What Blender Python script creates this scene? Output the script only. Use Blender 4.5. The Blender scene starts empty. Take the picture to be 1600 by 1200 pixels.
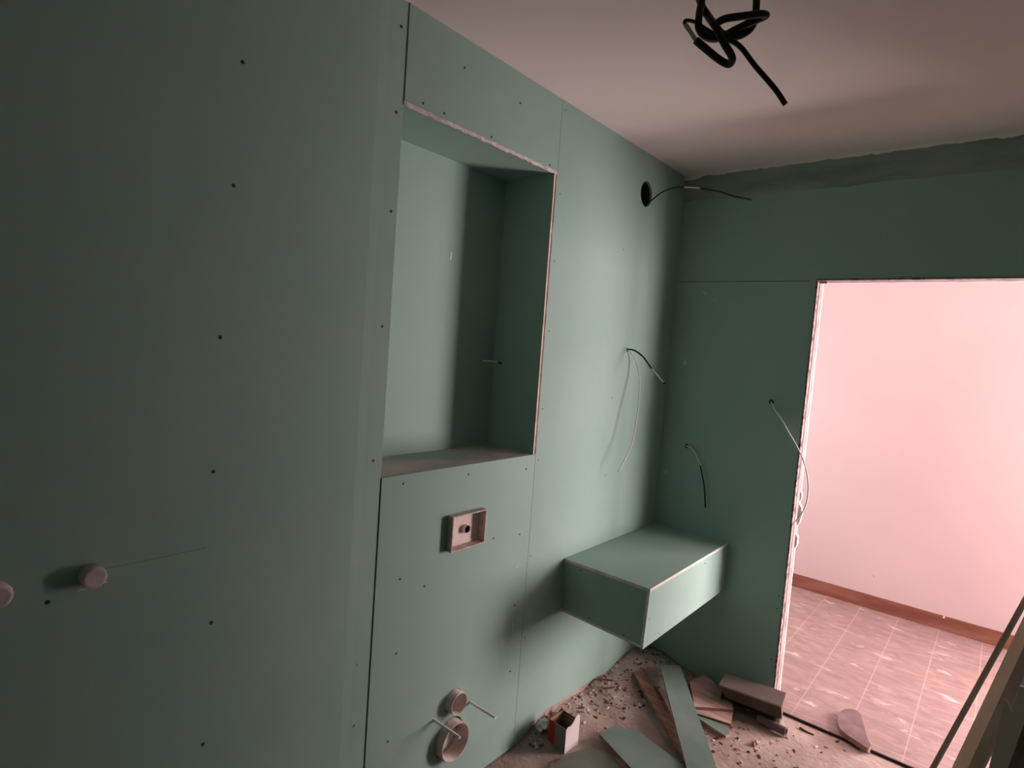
import bpy, bmesh, math, random
from mathutils import Vector, Matrix, noise
random.seed(11)
SC = bpy.context.scene
COL = SC.collection
# metric positions of things, in metres, and the camera pose
R_,U_,F_= ((0.7626598898441954, 0.6426242878389415, 0.07337518042453509), (-0.09902468889831138, 0.0039030274984027946, 0.9950773223046236), (-0.6391744702437923, 0.7661715154296981, -0.06661235270374083))
CAM_LOC= (1.4113801262182453, -2.9934500916704665, 1.6504733877890698)
F_PX= 925.7941010976346
SCREWS_L=[(0.0,-2.3473,2.2486),(0.0,-2.356,1.9683),(0.0,-2.3724,1.6169),(0.0,-2.3761,1.2996),(0.0,-2.3663,0.9283),(0.0,-2.3743,0.6246),(0.0,-2.6869,1.0737),(0.0,-1.9036,2.5245),(0.0,-1.9039,2.2875),(0.0,-1.9013,2.0084),(0.0,-1.9091,1.6749),(0.0,-1.9129,1.2772),(0.0,-1.9324,0.655),(0.0,-1.9288,0.4623),(0.0,-1.6497,2.5099),(0.0,-1.8096,2.3454),(0.0,-1.7236,2.3448),(0.0,-1.3697,2.4994),(0.0,-1.5047,2.3408),(0.0,-1.1738,2.3383),(0.0,-1.0948,2.2495),(0.0,-1.0984,1.9885),(0.0,-1.0965,1.7144),(0.0,-1.0989,1.4022),(0.0,-1.1023,1.195),(0.0,-1.1772,1.1671),(0.0,-1.5027,1.1865),(0.0,-1.795,1.1919),(0.0,-1.1864,0.907),(0.0,-1.3435,0.9242),(0.0,-1.104,0.7999),(0.0,-1.7838,0.8828),(0.0,-1.6774,0.8308),(-0.0,-1.1847,0.6178),(0.0,-1.1001,0.4544),(0.0,-1.7805,0.6375),(0.0,-1.7922,0.3467),(0.0,-1.1813,0.3441),(0.0,-0.5657,1.4342),(0.0,-0.5639,1.0655),(0.0,-0.5758,2.1213),(0.0,-1.1036,2.5661)]
SCREWS_B=[(0.6724,0.0,0.545),(0.6699,0.0,0.4809),(0.6682,0.0,0.2283)]
BOX_WALL=[(0.0,-0.856,0.7395),(0.0,-0.8424,0.4978)]
BOX_FRONT_TOP=[(0.4175,-0.8638,0.732)]
BOX_FRONT_BOT=[(0.4083,-0.8638,0.4834)]
BOX_BACK=[(0.4107,0.0,0.7331),(0.4116,0.0,0.4905)]
TILE_OUT=[(0.025,-1.5874,1.0569),(0.025,-1.5884,0.9313),(0.025,-1.4159,0.9288),(0.025,-1.4215,1.0515)]
TILE_STUB=[(0.006,-1.4943,0.9895)]
PLUGS=[(0.03,-2.6163,1.1157),(0.03,-2.767,1.1186)]
HOLE=[(0.0,-0.4082,2.4129)]
WIRE_TOP=[(0.006,-0.36,2.3933),(0.0596,-0.36,2.4272),(0.117,-0.36,2.4404),(0.1681,-0.36,2.4376),(0.203,-0.36,2.4323),(0.2466,-0.36,2.4246),(0.3321,-0.36,2.401),(0.4007,-0.36,2.3743),(0.4834,-0.36,2.3494)]
WIRE_WHITE=[(0.0,-0.46,1.6636),(0.012,-0.449,1.6556),(0.03,-0.4166,1.6085),(0.05,-0.4087,1.5359),(0.065,-0.423,1.4601),(0.075,-0.4444,1.3694),(0.08,-0.4795,1.2341),(0.078,-0.5352,1.1535),(0.07,-0.5712,1.0985)]
WIRE_BLACK=[(0.0038,-0.455,1.6671),(0.0385,-0.455,1.6632),(0.085,-0.455,1.6359),(0.1329,-0.455,1.5854),(0.1613,-0.455,1.5609),(0.2,-0.455,1.5259)]
WIRE_BACK=[(0.1422,0.0,1.1822),(0.1773,-0.015,1.1792),(0.2106,-0.02,1.1449),(0.2377,-0.025,1.1),(0.2697,-0.03,1.0033),(0.2838,-0.02,0.8877)]
WIRE_DOOR=[(0.5465,0.0,1.4658),(0.5736,-0.02,1.4296),(0.6139,-0.035,1.3866),(0.6596,-0.045,1.3243),(0.7031,-0.05,1.2628),(0.7372,-0.05,1.1944),(0.7588,-0.05,1.1125),(0.7607,-0.05,1.0384),(0.7473,-0.05,0.9814),(0.7209,-0.045,0.9288)]
CAB1=[(0.937,-2.0244,2.3362),(0.9439,-2.0233,2.282),(0.9519,-2.0189,2.2563),(0.9515,-2.0216,2.2298),(0.9531,-2.0223,2.2055),(0.9594,-2.0048,2.1967),(0.971,-1.9817,2.2006),(0.9901,-1.9644,2.2159),(1.0157,-1.9689,2.2187),(1.0318,-1.9546,2.2294),(1.0413,-1.9598,2.2286),(1.0372,-1.9766,2.224),(1.0149,-1.9958,2.2184),(0.9905,-2.0099,2.2142),(0.9752,-2.0034,2.2107),(0.9787,-1.9814,2.2056),(0.9943,-1.9618,2.2059),(1.0118,-1.953,2.215),(1.016,-1.9411,2.236),(1.0158,-1.9393,2.2588),(1.0124,-1.9396,2.2876),(1.0057,-1.9557,2.3173),(0.9879,-1.9815,2.3411)]
CAB2=[(0.9463,-2.0029,2.3445),(0.9398,-2.0123,2.2986),(0.9443,-2.0056,2.2571),(0.9537,-1.9929,2.2383),(0.9808,-2.0127,2.2002),(0.9945,-2.0101,2.1745),(1.0026,-1.9981,2.16),(1.0015,-1.9864,2.1543),(0.9929,-1.9807,2.1527),(0.9787,-1.9918,2.1606),(0.9642,-2.016,2.172),(0.9513,-2.0257,2.184)]
CAB3=[(0.9513,-2.0257,2.184),(0.943,-2.0315,2.1974),(0.9353,-2.0369,2.2089)]
CAB4=[(0.9353,-2.0369,2.2089),(0.9339,-2.0376,2.2139),(0.938,-2.034,2.2163),(0.9446,-2.0152,2.2189),(0.9554,-1.9936,2.2136),(0.9757,-1.9778,2.201),(0.9945,-1.9759,2.1919),(1.0122,-1.9756,2.1756),(1.0359,-1.9717,2.1431),(1.064,-1.9643,2.1085),(1.0747,-1.9567,2.0936),(1.0842,-1.9502,2.0782)]
CARTON=[(0.1716,-1.0018,-0.01),(0.0855,-0.9962,-0.01),(0.1776,-0.9121,-0.01)]
PL_A=[(1.3399,-0.7,0.4062),(1.5072,-0.7,1.0287)]
PL_B=[(1.3954,-0.8,0.4887),(1.5087,-0.8,0.9986)]
PL_B2=[(1.4306,-0.9,0.5602),(1.5316,-0.9,1.0381)]
PL_C=[(1.4711,-1.02,0.6451),(1.4796,-1.02,0.7797)]
PL_C2=[(1.4921,-0.93,0.6995),(1.5185,-0.93,0.8807)]
PL_D=[(1.5027,-1.12,0.7148),(1.5201,-1.12,0.8369)]
STRIP_FAR=[(0.1989,-0.2048,0.085),(0.2782,-0.1357,0.085)]
STRIP_NEAR=[(0.5992,-0.7822,0.05),(0.6851,-0.6941,0.05)]
BRN_FAR=[(0.1039,-0.297,0.04),(0.1231,-0.2235,0.04)]
BRN_NEAR=[(0.5536,-0.6892,0.015),(0.5958,-0.6985,0.015)]
BRICK_TOP=[(0.4826,-0.0297,0.11),(0.7565,0.0078,0.11),(0.7732,-0.1558,0.11),(0.501,-0.1979,0.11)]
BRICK_BOT=[(0.7693,-0.1522,0.055),(0.5479,-0.1605,0.055)]
SLAB1=[(0.3611,-0.0217,0.035),(0.3442,-0.1586,0.035),(0.4447,-0.3406,0.035),(0.5838,-0.2213,0.035),(0.541,-0.1359,0.035)]
SLAB2=[(0.4356,-0.3304,0.02),(0.5761,-0.1956,0.02),(0.6081,-0.3181,0.02),(0.4626,-0.3576,0.02)]
OFFCUT=[(0.462,-0.3542,0.012),(0.5967,-0.3323,0.012),(0.6271,-0.3765,0.012),(0.6193,-0.4092,0.012),(0.4802,-0.3757,0.012)]
GB=[(0.2373,-0.8377,0.035),(0.2561,-0.7202,0.035),(0.2875,-0.7309,0.035),(0.3034,-0.7203,0.035),(0.3149,-0.696,0.035),(0.3553,-0.7025,0.035),(0.6535,-0.7722,0.035),(0.4839,-0.9453,0.035)]
GREY=[(0.1878,-1.1186,0.005),(0.2,-1.0127,0.005),(0.2324,-0.9249,0.005),(0.3068,-0.8809,0.005),(0.3582,-0.8921,0.005),(0.4398,-0.9348,0.005),(0.2362,-1.1427,0.005)]
CYL=[(0.6715,-0.1423,0.01),(0.7991,-0.1546,0.01)]
DROP=[(0.9627,0.1152,0.02),(0.9593,0.1604,0.02),(0.9678,0.2015,0.02),(0.9838,0.2329,0.02),(1.0071,0.2396,0.02),(1.028,0.2119,0.02),(1.0404,0.1697,0.02),(1.0566,0.1198,0.02),(1.0731,0.0662,0.02),(1.0881,0.0198,0.02),(1.1031,-0.0127,0.02),(1.0959,-0.0438,0.02),(1.0611,-0.0264,0.02),(1.0192,-0.0026,0.02),(0.9866,0.0334,0.02)]
SLIVER=[(0.8359,-0.0583,-0.008),(0.8652,-0.0667,-0.008),(0.897,-0.0653,-0.008)]
CHUNKS=[(0.7286,-0.3269,-0.005),(0.7212,-0.3464,-0.005),(0.6501,-0.4202,-0.005),(0.7192,-0.4068,-0.005),(0.6444,-0.3165,-0.005),(0.5805,-0.4448,-0.005),(0.5941,-0.4725,-0.005),(0.6082,-0.516,-0.005),(0.205,-0.5183,-0.005),(0.157,-0.5478,-0.005),(0.1452,-0.5747,-0.005),(0.0008,-0.5195,-0.005),(0.0251,-0.3962,-0.005),(0.0087,-0.455,-0.005),(0.1064,-0.3659,-0.005),(0.1723,-0.3824,-0.005),(0.2059,-0.4001,-0.005),(0.229,-0.6032,-0.005),(-0.0527,-0.9708,-0.005),(-0.0112,-0.9647,-0.005),(-0.0142,-0.9924,-0.005),(-0.0348,-0.8878,-0.005),(-0.0496,-0.8298,-0.005),(0.1044,-0.8437,-0.005),(1.0226,-0.0753,-0.005),(0.8931,-0.3655,-0.005),(0.9519,-0.1718,-0.005),(1.1027,-0.0101,-0.005),(0.2762,-0.6062,-0.005),(-0.0555,-0.7522,-0.005),(0.6534,-0.3506,-0.005),(0.6648,-0.2505,-0.005)]
MARKS=[(0.1602,0.0,1.9974),(0.0916,0.0,1.6266),(0.0401,0.0,1.0317),(0.1686,0.0,1.981)]
FARBITS=[(0.8278,1.774,0.232),(1.2484,1.774,0.0082),(0.9866,1.774,0.1882)]
NICHE_TICK=[(-0.25,-1.4203,1.9666)]
# ------------------------------------------------------------------ camera, world, lights, exposure
cam_data = bpy.data.cameras.new('camera')
cam_data.sensor_width = 36.0
cam_data.lens = F_PX / 1600.0 * 36.0
cam_data.clip_start = 0.02
cam = bpy.data.objects.new('camera', cam_data)
COL.objects.link(cam)
_r, _u, _f = Vector(R_), Vector(U_), Vector(F_)
_m = Matrix(((_r.x, _u.x, -_f.x), (_r.y, _u.y, -_f.y), (_r.z, _u.z, -_f.z))).to_4x4()
_m.translation = Vector(CAM_LOC)
cam.matrix_world = _m
SC.camera = cam

SC.view_settings.view_transform = 'Standard'
SC.view_settings.look = 'None'
SC.view_settings.gamma = 1.0
SC.view_settings.use_curve_mapping = False
SC.view_settings.exposure = 0.0

world = bpy.data.worlds.new('world')
SC.world = world
world.use_nodes = True
world.node_tree.nodes['Background'].inputs['Color'].default_value = (0.85, 0.85, 0.95, 1)
world.node_tree.nodes['Background'].inputs['Strength'].default_value = 1.0


def area_light(name, loc, target, sx, sy, power, color, spread=180):
    ld = bpy.data.lights.new(name, 'AREA')
    ld.shape = 'RECTANGLE'
    ld.size = sx
    ld.size_y = sy
    ld.energy = power
    ld.color = color
    ld.spread = math.radians(spread)
    o = bpy.data.objects.new(name, ld)
    COL.objects.link(o)
    o.location = loc
    o.rotation_euler = (Vector(target) - Vector(loc)).to_track_quat('-Z', 'Y').to_euler()
    return o


DAY = (1.0, 0.80, 0.80)
L_A, L_B, L_C = 236, 95, 40
LAMP = (1.0, 0.93, 0.94)
# side light added, unseen, in the far corridor wall; daylight windows at both ends
area_light('window_daylight_side', (2.76, 1.755, 1.20), (2.38, 0.0, 1.3), 1.20, 1.7, L_A, DAY)
area_light('window_daylight_right', (3.45, 0.85, 1.10), (0.0, -0.7, 1.2), 1.2, 1.9, L_B, DAY, 130)
area_light('window_daylight_left', (-1.02, 0.95, 1.35), (3.0, 1.3, 1.35), 1.2, 1.4, L_C, LAMP)

H = 2.6
Y1, Y2 = -1.879, -1.122          # niche / board joints on the left wall
Z1, Z2 = 1.221, 2.317            # niche opening heights
XR = 1.78                        # right wall of the room
DX0, DX1, DZ = 0.695, 1.57, 2.047  # doorway
WT = 0.12                        # partition thickness
FZ = -0.012                      # screed level
FAR = 1.774


# ------------------------------------------------------------------ materials
def mat(name, base, rough=0.8, spec=0.3, metal=0.0):
    m = bpy.data.materials.new(name)
    m.use_nodes = True
    b = m.node_tree.nodes['Principled BSDF']
    b.inputs['Base Color'].default_value = (*base, 1)
    b.inputs['Roughness'].default_value = rough
    b.inputs['Specular IOR Level'].default_value = spec
    b.inputs['Metallic'].default_value = metal
    return m


def nodes(m):
    return m.node_tree.nodes, m.node_tree.links, m.node_tree.nodes['Principled BSDF']


def mottle(m, c1, c2, scale=4.0, detail=6, stretch=(1, 1, 1), lo=0.35, hi=0.65, bump=0.0, bscale=60):
    n, l, b = nodes(m)
    tc = n.new('ShaderNodeTexCoord')
    mp = n.new('ShaderNodeMapping')
    mp.inputs['Scale'].default_value = stretch
    l.new(tc.outputs['Object'], mp.inputs['Vector'])
    t = n.new('ShaderNodeTexNoise')
    t.inputs['Scale'].default_value = scale
    t.inputs['Detail'].default_value = detail
    l.new(mp.outputs['Vector'], t.inputs['Vector'])
    r = n.new('ShaderNodeValToRGB')
    r.color_ramp.elements[0].position = lo
    r.color_ramp.elements[0].color = (*c1, 1)
    r.color_ramp.elements[1].position = hi
    r.color_ramp.elements[1].color = (*c2, 1)
    l.new(t.outputs['Fac'], r.inputs['Fac'])
    l.new(r.outputs['Color'], b.inputs['Base Color'])
    if bump:
        t2 = n.new('ShaderNodeTexNoise')
        t2.inputs['Scale'].default_value = bscale
        t2.inputs['Detail'].default_value = 5
        l.new(mp.outputs['Vector'], t2.inputs['Vector'])
        bp = n.new('ShaderNodeBump')
        bp.inputs['Strength'].default_value = bump
        bp.inputs['Distance'].default_value = 0.01
        l.new(t2.outputs['Fac'], bp.inputs['Height'])
        l.new(bp.outputs['Normal'], b.inputs['Normal'])
    return m, r, mp


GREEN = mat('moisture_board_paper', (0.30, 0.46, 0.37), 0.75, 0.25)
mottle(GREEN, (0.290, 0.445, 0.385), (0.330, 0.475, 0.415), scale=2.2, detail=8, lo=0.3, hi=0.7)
CORE = mat('gypsum_core', (0.74, 0.62, 0.56), 0.9, 0.1)
mottle(CORE, (0.62, 0.54, 0.50), (0.84, 0.79, 0.75), scale=14, detail=6, bump=0.4, bscale=90)
CORE_BROWN = mat('dusty_board_edge', (0.30, 0.20, 0.16), 0.9, 0.1)
mottle(CORE_BROWN, (0.22, 0.13, 0.10), (0.50, 0.36, 0.30), scale=16, detail=5)
DARK = mat('cavity_dark', (0.05, 0.045, 0.04), 0.95, 0.05)
CEIL = mat('ceiling_plaster', (0.80, 0.70, 0.67), 0.9, 0.1)
mottle(CEIL, (0.92, 0.79, 0.76), (0.96, 0.85, 0.82), scale=1.6, detail=6, bump=0.05, bscale=40)
WHITE = mat('corridor_paint', (0.86, 0.79, 0.79), 0.7, 0.2)
mottle(WHITE, (0.54, 0.44, 0.445), (0.58, 0.475, 0.48), scale=1.3)
DARKWALL = mat('bare_corridor_wall', (0.22, 0.17, 0.16), 0.9, 0.1)  # unseen corridor side, darkened to cut bounce onto the far wall
mottle(DARKWALL, (0.18, 0.14, 0.13), (0.27, 0.21, 0.19), scale=6)
PLASTER = mat('joint_plaster', (0.80, 0.72, 0.68), 0.9, 0.1)
mottle(PLASTER, (0.55, 0.47, 0.44), (0.86, 0.79, 0.76), scale=22, detail=6, bump=0.5, bscale=120)
SMEAR = mat('skim_coat_band', (0.30, 0.37, 0.32), 0.9, 0.1)
mottle(SMEAR, (0.24, 0.32, 0.265), (0.40, 0.44, 0.40), scale=5, detail=8, stretch=(0.6, 1, 2.5))
SCREED = mat('dusty_screed', (0.45, 0.36, 0.32), 0.95, 0.05)
mottle(SCREED, (0.31, 0.225, 0.195), (0.50, 0.40, 0.355), scale=5.0, detail=10, bump=0.5, bscale=45)
WOOD_BASE = mat('brown_skirting', (0.40, 0.17, 0.11), 0.55, 0.3)
mottle(WOOD_BASE, (0.17, 0.06, 0.038), (0.25, 0.11, 0.075), scale=6, stretch=(0.5, 1, 3))
PLASTIC = mat('white_plastic', (0.80, 0.70, 0.66), 0.5, 0.3)
PLASTIC_D = mat('dusty_white_plastic', (0.70, 0.56, 0.52), 0.7, 0.2)
mottle(PLASTIC_D, (0.60, 0.49, 0.45), (0.80, 0.70, 0.66), scale=25)
FRAMEM = mat('pinkish_foam_frame', (0.82, 0.66, 0.63), 0.8, 0.2)
mottle(FRAMEM, (0.80, 0.63, 0.61), (0.90, 0.76, 0.73), scale=20)
RIMM = mat('foam_rim', (0.6, 0.5, 0.46), 0.85, 0.2)
mottle(RIMM, (0.50, 0.41, 0.37), (0.70, 0.60, 0.55), scale=30)
STEEL = mat('zinc_steel', (0.80, 0.82, 0.76), 0.5, 0.4, 0.0)
BLACK = mat('black_rubber_sheath', (0.012, 0.010, 0.013), 0.45, 0.4)
HOLEB = mat('bore_black', (0.01, 0.008, 0.008), 0.95, 0.02)  # black stands for the shade deep inside bores and holes
SCREWM = mat('black_phosphate_screw', (0.02, 0.022, 0.02), 0.6, 0.3)
WIREW = mat('white_wire', (0.72, 0.66, 0.62), 0.5, 0.3)
WIREG = mat('grey_wire', (0.42, 0.38, 0.36), 0.5, 0.3)
RED = mat('red_card', (0.42, 0.03, 0.02), 0.6, 0.3)
CARD = mat('plain_card', (0.24, 0.205, 0.19), 0.8, 0.2)  # card darkened to carry the shade of the carton's front face
CARDW = mat('white_card', (0.85, 0.76, 0.74), 0.8, 0.2)
WOODB = mat('raw_brown_plank', (0.30, 0.17, 0.12), 0.8, 0.2)
mottle(WOODB, (0.24, 0.12, 0.085), (0.40, 0.25, 0.19), scale=5, stretch=(1, 8, 8))
WOODT = mat('tan_plank', (0.56, 0.42, 0.34), 0.75, 0.2)
mottle(WOODT, (0.80, 0.50, 0.38), (0.88, 0.60, 0.48), scale=5, stretch=(6, 6, 1))
WOODM = mat('mid_brown_plank', (0.5, 0.4, 0.33), 0.8, 0.2)
mottle(WOODM, (0.42, 0.33, 0.27), (0.56, 0.45, 0.38), scale=5, stretch=(6, 6, 1))
WOODD = mat('dark_plank', (0.15, 0.10, 0.075), 0.8, 0.2)
mottle(WOODD, (0.18, 0.115, 0.085), (0.29, 0.20, 0.155), scale=5, stretch=(6, 6, 1))
WOODP = mat('pinkish_dusty_wood', (0.50, 0.32, 0.27), 0.85, 0.15)
mottle(WOODP, (0.44, 0.29, 0.25), (0.64, 0.48, 0.43), scale=7, stretch=(1, 5, 5))
GREYL = mat('pale_grey_board', (0.5, 0.5, 0.43), 0.85, 0.2)
mottle(GREYL, (0.70, 0.66, 0.58), (0.80, 0.76, 0.68), scale=6)
RUSTW = mat('reddish_plank', (0.2, 0.08, 0.06), 0.8, 0.2)
mottle(RUSTW, (0.16, 0.06, 0.045), (0.30, 0.14, 0.10), scale=6, stretch=(1, 6, 6))
GREYB = mat('grey_brown_box', (0.33, 0.26, 0.22), 0.75, 0.2)
mottle(GREYB, (0.085, 0.066, 0.056), (0.12, 0.095, 0.08), scale=6)
GREYP = mat('grey_board_back', (0.36, 0.34, 0.29), 0.9, 0.1)
mottle(GREYP, (0.135, 0.150, 0.120), (0.20, 0.215, 0.175), scale=6)
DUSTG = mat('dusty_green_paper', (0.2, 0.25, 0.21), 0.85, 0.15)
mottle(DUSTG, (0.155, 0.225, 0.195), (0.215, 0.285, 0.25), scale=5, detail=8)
BEADM = mat('perforated_bead', (0.5, 0.4, 0.4), 0.8, 0.2)
mottle(BEADM, (0.09, 0.06, 0.06), (0.27, 0.21, 0.21), scale=26, detail=3, stretch=(1, 1, 1.4), lo=.38, hi=.52)
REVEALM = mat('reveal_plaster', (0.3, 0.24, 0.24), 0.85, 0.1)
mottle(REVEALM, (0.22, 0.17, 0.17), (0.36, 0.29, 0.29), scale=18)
CHALK = mat('pale_scuff', (0.5, 0.56, 0.5), 0.9, 0.1)
mottle(CHALK, (0.34, 0.46, 0.39), (0.62, 0.66, 0.60), scale=60)
PIPEM = mat('charcoal_pipe', (0.15, 0.11, 0.11), 0.6, 0.3)
PURPLE = mat('purple_grey_stone', (0.33, 0.22, 0.22), 0.7, 0.2)
mottle(PURPLE, (0.125, 0.078, 0.082), (0.18, 0.12, 0.12), scale=15)
RUST = mat('reddish_lump', (0.36, 0.13, 0.10), 0.9, 0.1)
mottle(RUST, (0.25, 0.08, 0.06), (0.50, 0.24, 0.18), scale=30)
SHARD = mat('brown_shard', (0.16, 0.09, 0.07), 0.9, 0.1)
NICHEDUST = mat('dusty_niche_sill', (0.45, 0.40, 0.36), 0.85, 0.2)
mottle(NICHEDUST, (0.30, 0.38, 0.33), (0.62, 0.50, 0.46), scale=3.5, detail=9, stretch=(1.6, 1, 1), lo=0.38, hi=0.56)
GLASS = mat('window_glass', (1, 1, 1), 0.0, 0.5)
GLASS.node_tree.nodes['Principled BSDF'].inputs['Transmission Weight'].default_value = 1.0
ALU = mat('white_window_frame', (0.8, 0.78, 0.76), 0.4, 0.4)

# corridor tiles: 22 cm strips with pale grout and dried plaster smears
TILE = mat('corridor_tiles', (0.5, 0.38, 0.36), 0.5, 0.4)


def build_tile(m):
    n, l, b = nodes(m)
    tc = n.new('ShaderNodeTexCoord')
    base = n.new('ShaderNodeTexNoise')
    base.inputs['Scale'].default_value = 7.5
    base.inputs['Distortion'].default_value = 0.8
    base.inputs['Roughness'].default_value = 0.68
    base.inputs['Detail'].default_value = 8
    mp = n.new('ShaderNodeMapping')
    mp.inputs['Rotation'].default_value = (0, 0, math.radians(-25))
    mp.inputs['Scale'].default_value = (1.0, 2.3, 1)
    l.new(tc.outputs['Object'], mp.inputs['Vector'])
    l.new(mp.outputs['Vector'], base.inputs['Vector'])
    r = n.new('ShaderNodeValToRGB')
    r.color_ramp.elements[0].position = 0.32
    r.color_ramp.elements[0].color = (0.19, 0.125, 0.115, 1)
    r.color_ramp.elements[1].position = 0.70
    r.color_ramp.elements[1].color = (0.31, 0.215, 0.20, 1)
    l.new(base.outputs['Fac'], r.inputs['Fac'])
    sm = n.new('ShaderNodeTexNoise')
    sm.inputs['Scale'].default_value = 6.0
    sm.inputs['Detail'].default_value = 5
    sm.inputs['Roughness'].default_value = 0.62
    sm.inputs['Distortion'].default_value = 0.6
    l.new(mp.outputs['Vector'], sm.inputs['Vector'])
    rs = n.new('ShaderNodeValToRGB')
    rs.color_ramp.elements[0].position = 0.60
    rs.color_ramp.elements[0].color = (0, 0, 0, 1)
    rs.color_ramp.elements[1].position = 0.72
    rs.color_ramp.elements[1].color = (0.85, 0.85, 0.85, 1)
    l.new(sm.outputs['Fac'], rs.inputs['Fac'])
    # grout from exact metre positions
    sp = n.new('ShaderNodeSeparateXYZ')
    l.new(tc.outputs['Object'], sp.inputs['Vector'])

    def line(out, offset, pitch, half):
        a = n.new('ShaderNodeMath'); a.operation = 'SUBTRACT'; a.inputs[1].default_value = offset
        l.new(out, a.inputs[0])
        d = n.new('ShaderNodeMath'); d.operation = 'PINGPONG'; d.inputs[1].default_value = pitch / 2
        l.new(a.outputs[0], d.inputs[0])
        c = n.new('ShaderNodeMath'); c.operation = 'LESS_THAN'; c.inputs[1].default_value = half
        l.new(d.outputs[0], c.inputs[0])
        return c.outputs[0]
    gx = line(sp.outputs['X'], 0.78, 0.2225, 0.0028)
    gy = line(sp.outputs['Y'], 0.94, 0.89, 0.0035)
    mx = n.new('ShaderNodeMath'); mx.operation = 'MAXIMUM'
    l.new(gx, mx.inputs[0]); l.new(gy, mx.inputs[1])
    m1 = n.new('ShaderNodeMix'); m1.data_type = 'RGBA'
    l.new(rs.outputs['Color'], m1.inputs['Factor'])
    l.new(r.outputs['Color'], m1.inputs['A'])
    m1.inputs['B'].default_value = (0.55, 0.44, 0.41, 1)
    m2 = n.new('ShaderNodeMix'); m2.data_type = 'RGBA'
    ml = n.new('ShaderNodeMath'); ml.operation = 'MULTIPLY'; ml.inputs[1].default_value = 0.42
    l.new(mx.outputs[0], ml.inputs[0])
    l.new(ml.outputs[0], m2.inputs['Factor'])
    l.new(m1.outputs['Result'], m2.inputs['A'])
    m2.inputs['B'].default_value = (0.45, 0.34, 0.30, 1)
    l.new(m2.outputs['Result'], b.inputs['Base Color'])
    # long seam between two pieces


build_tile(TILE)


# ------------------------------------------------------------------ builders
def tag(o, label=None, cat=None, group=None, kind=None):
    if label: o['label'] = label
    if cat: o['category'] = cat
    if group: o['group'] = group
    if kind: o['kind'] = kind
    return o


def link(name, me, mats, parent=None):
    for m in (mats if isinstance(mats, (list, tuple)) else [mats]):
        me.materials.append(m)
    o = bpy.data.objects.new(name, me)
    COL.objects.link(o)
    if parent:
        o.parent = parent
        o.matrix_parent_inverse = parent.matrix_basis.inverted()
    return o


def from_bm(name, bm, mats, parent=None, smooth=False, normals=True):
    if normals:
        bmesh.ops.recalc_face_normals(bm, faces=bm.faces[:])
    me = bpy.data.meshes.new(name)
    bm.to_mesh(me)
    bm.free()
    if smooth:
        for p in me.polygons:
            p.use_smooth = True
    return link(name, me, mats, parent)


def empty(name, loc, parent=None):
    o = bpy.data.objects.new(name, None)
    o.empty_display_size = 0.05
    COL.objects.link(o)
    o.location = loc
    if parent:
        o.parent = parent
    return o


def prism(outline, d, holes=(), origin=None, face_mat=0, rim_mat=1):
    """Solid sheet: planar outline (3D points) with holes, swept by vector d; rim gets its own material slot."""
    bm = bmesh.new()
    es = []
    loops = [outline] + list(holes)
    vl = []
    for lp in loops:
        vs = [bm.verts.new(p) for p in lp]
        vl.append(vs)
        for i in range(len(vs)):
            es.append(bm.edges.new((vs[i], vs[(i + 1) % len(vs)])))
    if holes:
        bmesh.ops.triangle_fill(bm, use_beauty=True, use_dissolve=False, edges=es)
    else:
        bm.faces.new(vl[0])
    front = bm.faces[:]
    for f in front:
        f.material_index = face_mat
    dv = Vector(d)
    vmap = {v: bm.verts.new(v.co + dv) for v in bm.verts[:]}
    for f in front:
        g = bm.faces.new([vmap[v] for v in reversed(f.verts)])
        g.material_index = face_mat
    for vs in vl:
        for i in range(len(vs)):
            a, b = vs[i], vs[(i + 1) % len(vs)]
            f = bm.faces.new((a, b, vmap[b], vmap[a]))
            f.material_index = rim_mat
    return bm


def add_box(bm, x0, x1, y0, y1, z0, z1, mi=0):
    vs = [bm.verts.new((x, y, z)) for x in (x0, x1) for y in (y0, y1) for z in (z0, z1)]
    for idx in ((0, 1, 3, 2), (4, 6, 7, 5), (0, 4, 5, 1), (2, 3, 7, 6), (0, 2, 6, 4), (1, 5, 7, 3)):
        f = bm.faces.new([vs[i] for i in idx])
        f.material_index = mi


def box(name, x0, x1, y0, y1, z0, z1, m, parent=None, bevel=0.0):
    bm = bmesh.new()
    add_box(bm, x0, x1, y0, y1, z0, z1)
    if bevel:
        bmesh.ops.bevel(bm, geom=bm.edges[:], offset=bevel, segments=2, affect='EDGES')
    return from_bm(name, bm, m, parent)


def circle_pts(c, r, n=28, axis='x', ry=None):
    c = Vector(c)
    out = []
    for i in range(n):
        a = 2 * math.pi * i / n
        u, v = math.cos(a) * r, math.sin(a) * (ry or r)
        out.append(c + (Vector((0, u, v)) if axis == 'x' else Vector((u, 0, v)) if axis == 'y' else Vector((u, v, 0))))
    return out


def smooth_path(pts, per=8):
    P = [Vector(p) for p in pts]
    P = [P[0] * 2 - P[1]] + P + [P[-1] * 2 - P[-2]]
    out = []
    for i in range(1, len(P) - 2):
        p0, p1, p2, p3 = P[i - 1:i + 3]
        for k in range(per):
            t = k / per
            out.append(0.5 * ((2 * p1) + (p2 - p0) * t + (2 * p0 - 5 * p1 + 4 * p2 - p3) * t * t + (3 * p1 - p0 - 3 * p2 + p3) * t ** 3))
    out.append(P[-2])
    return out


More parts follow.
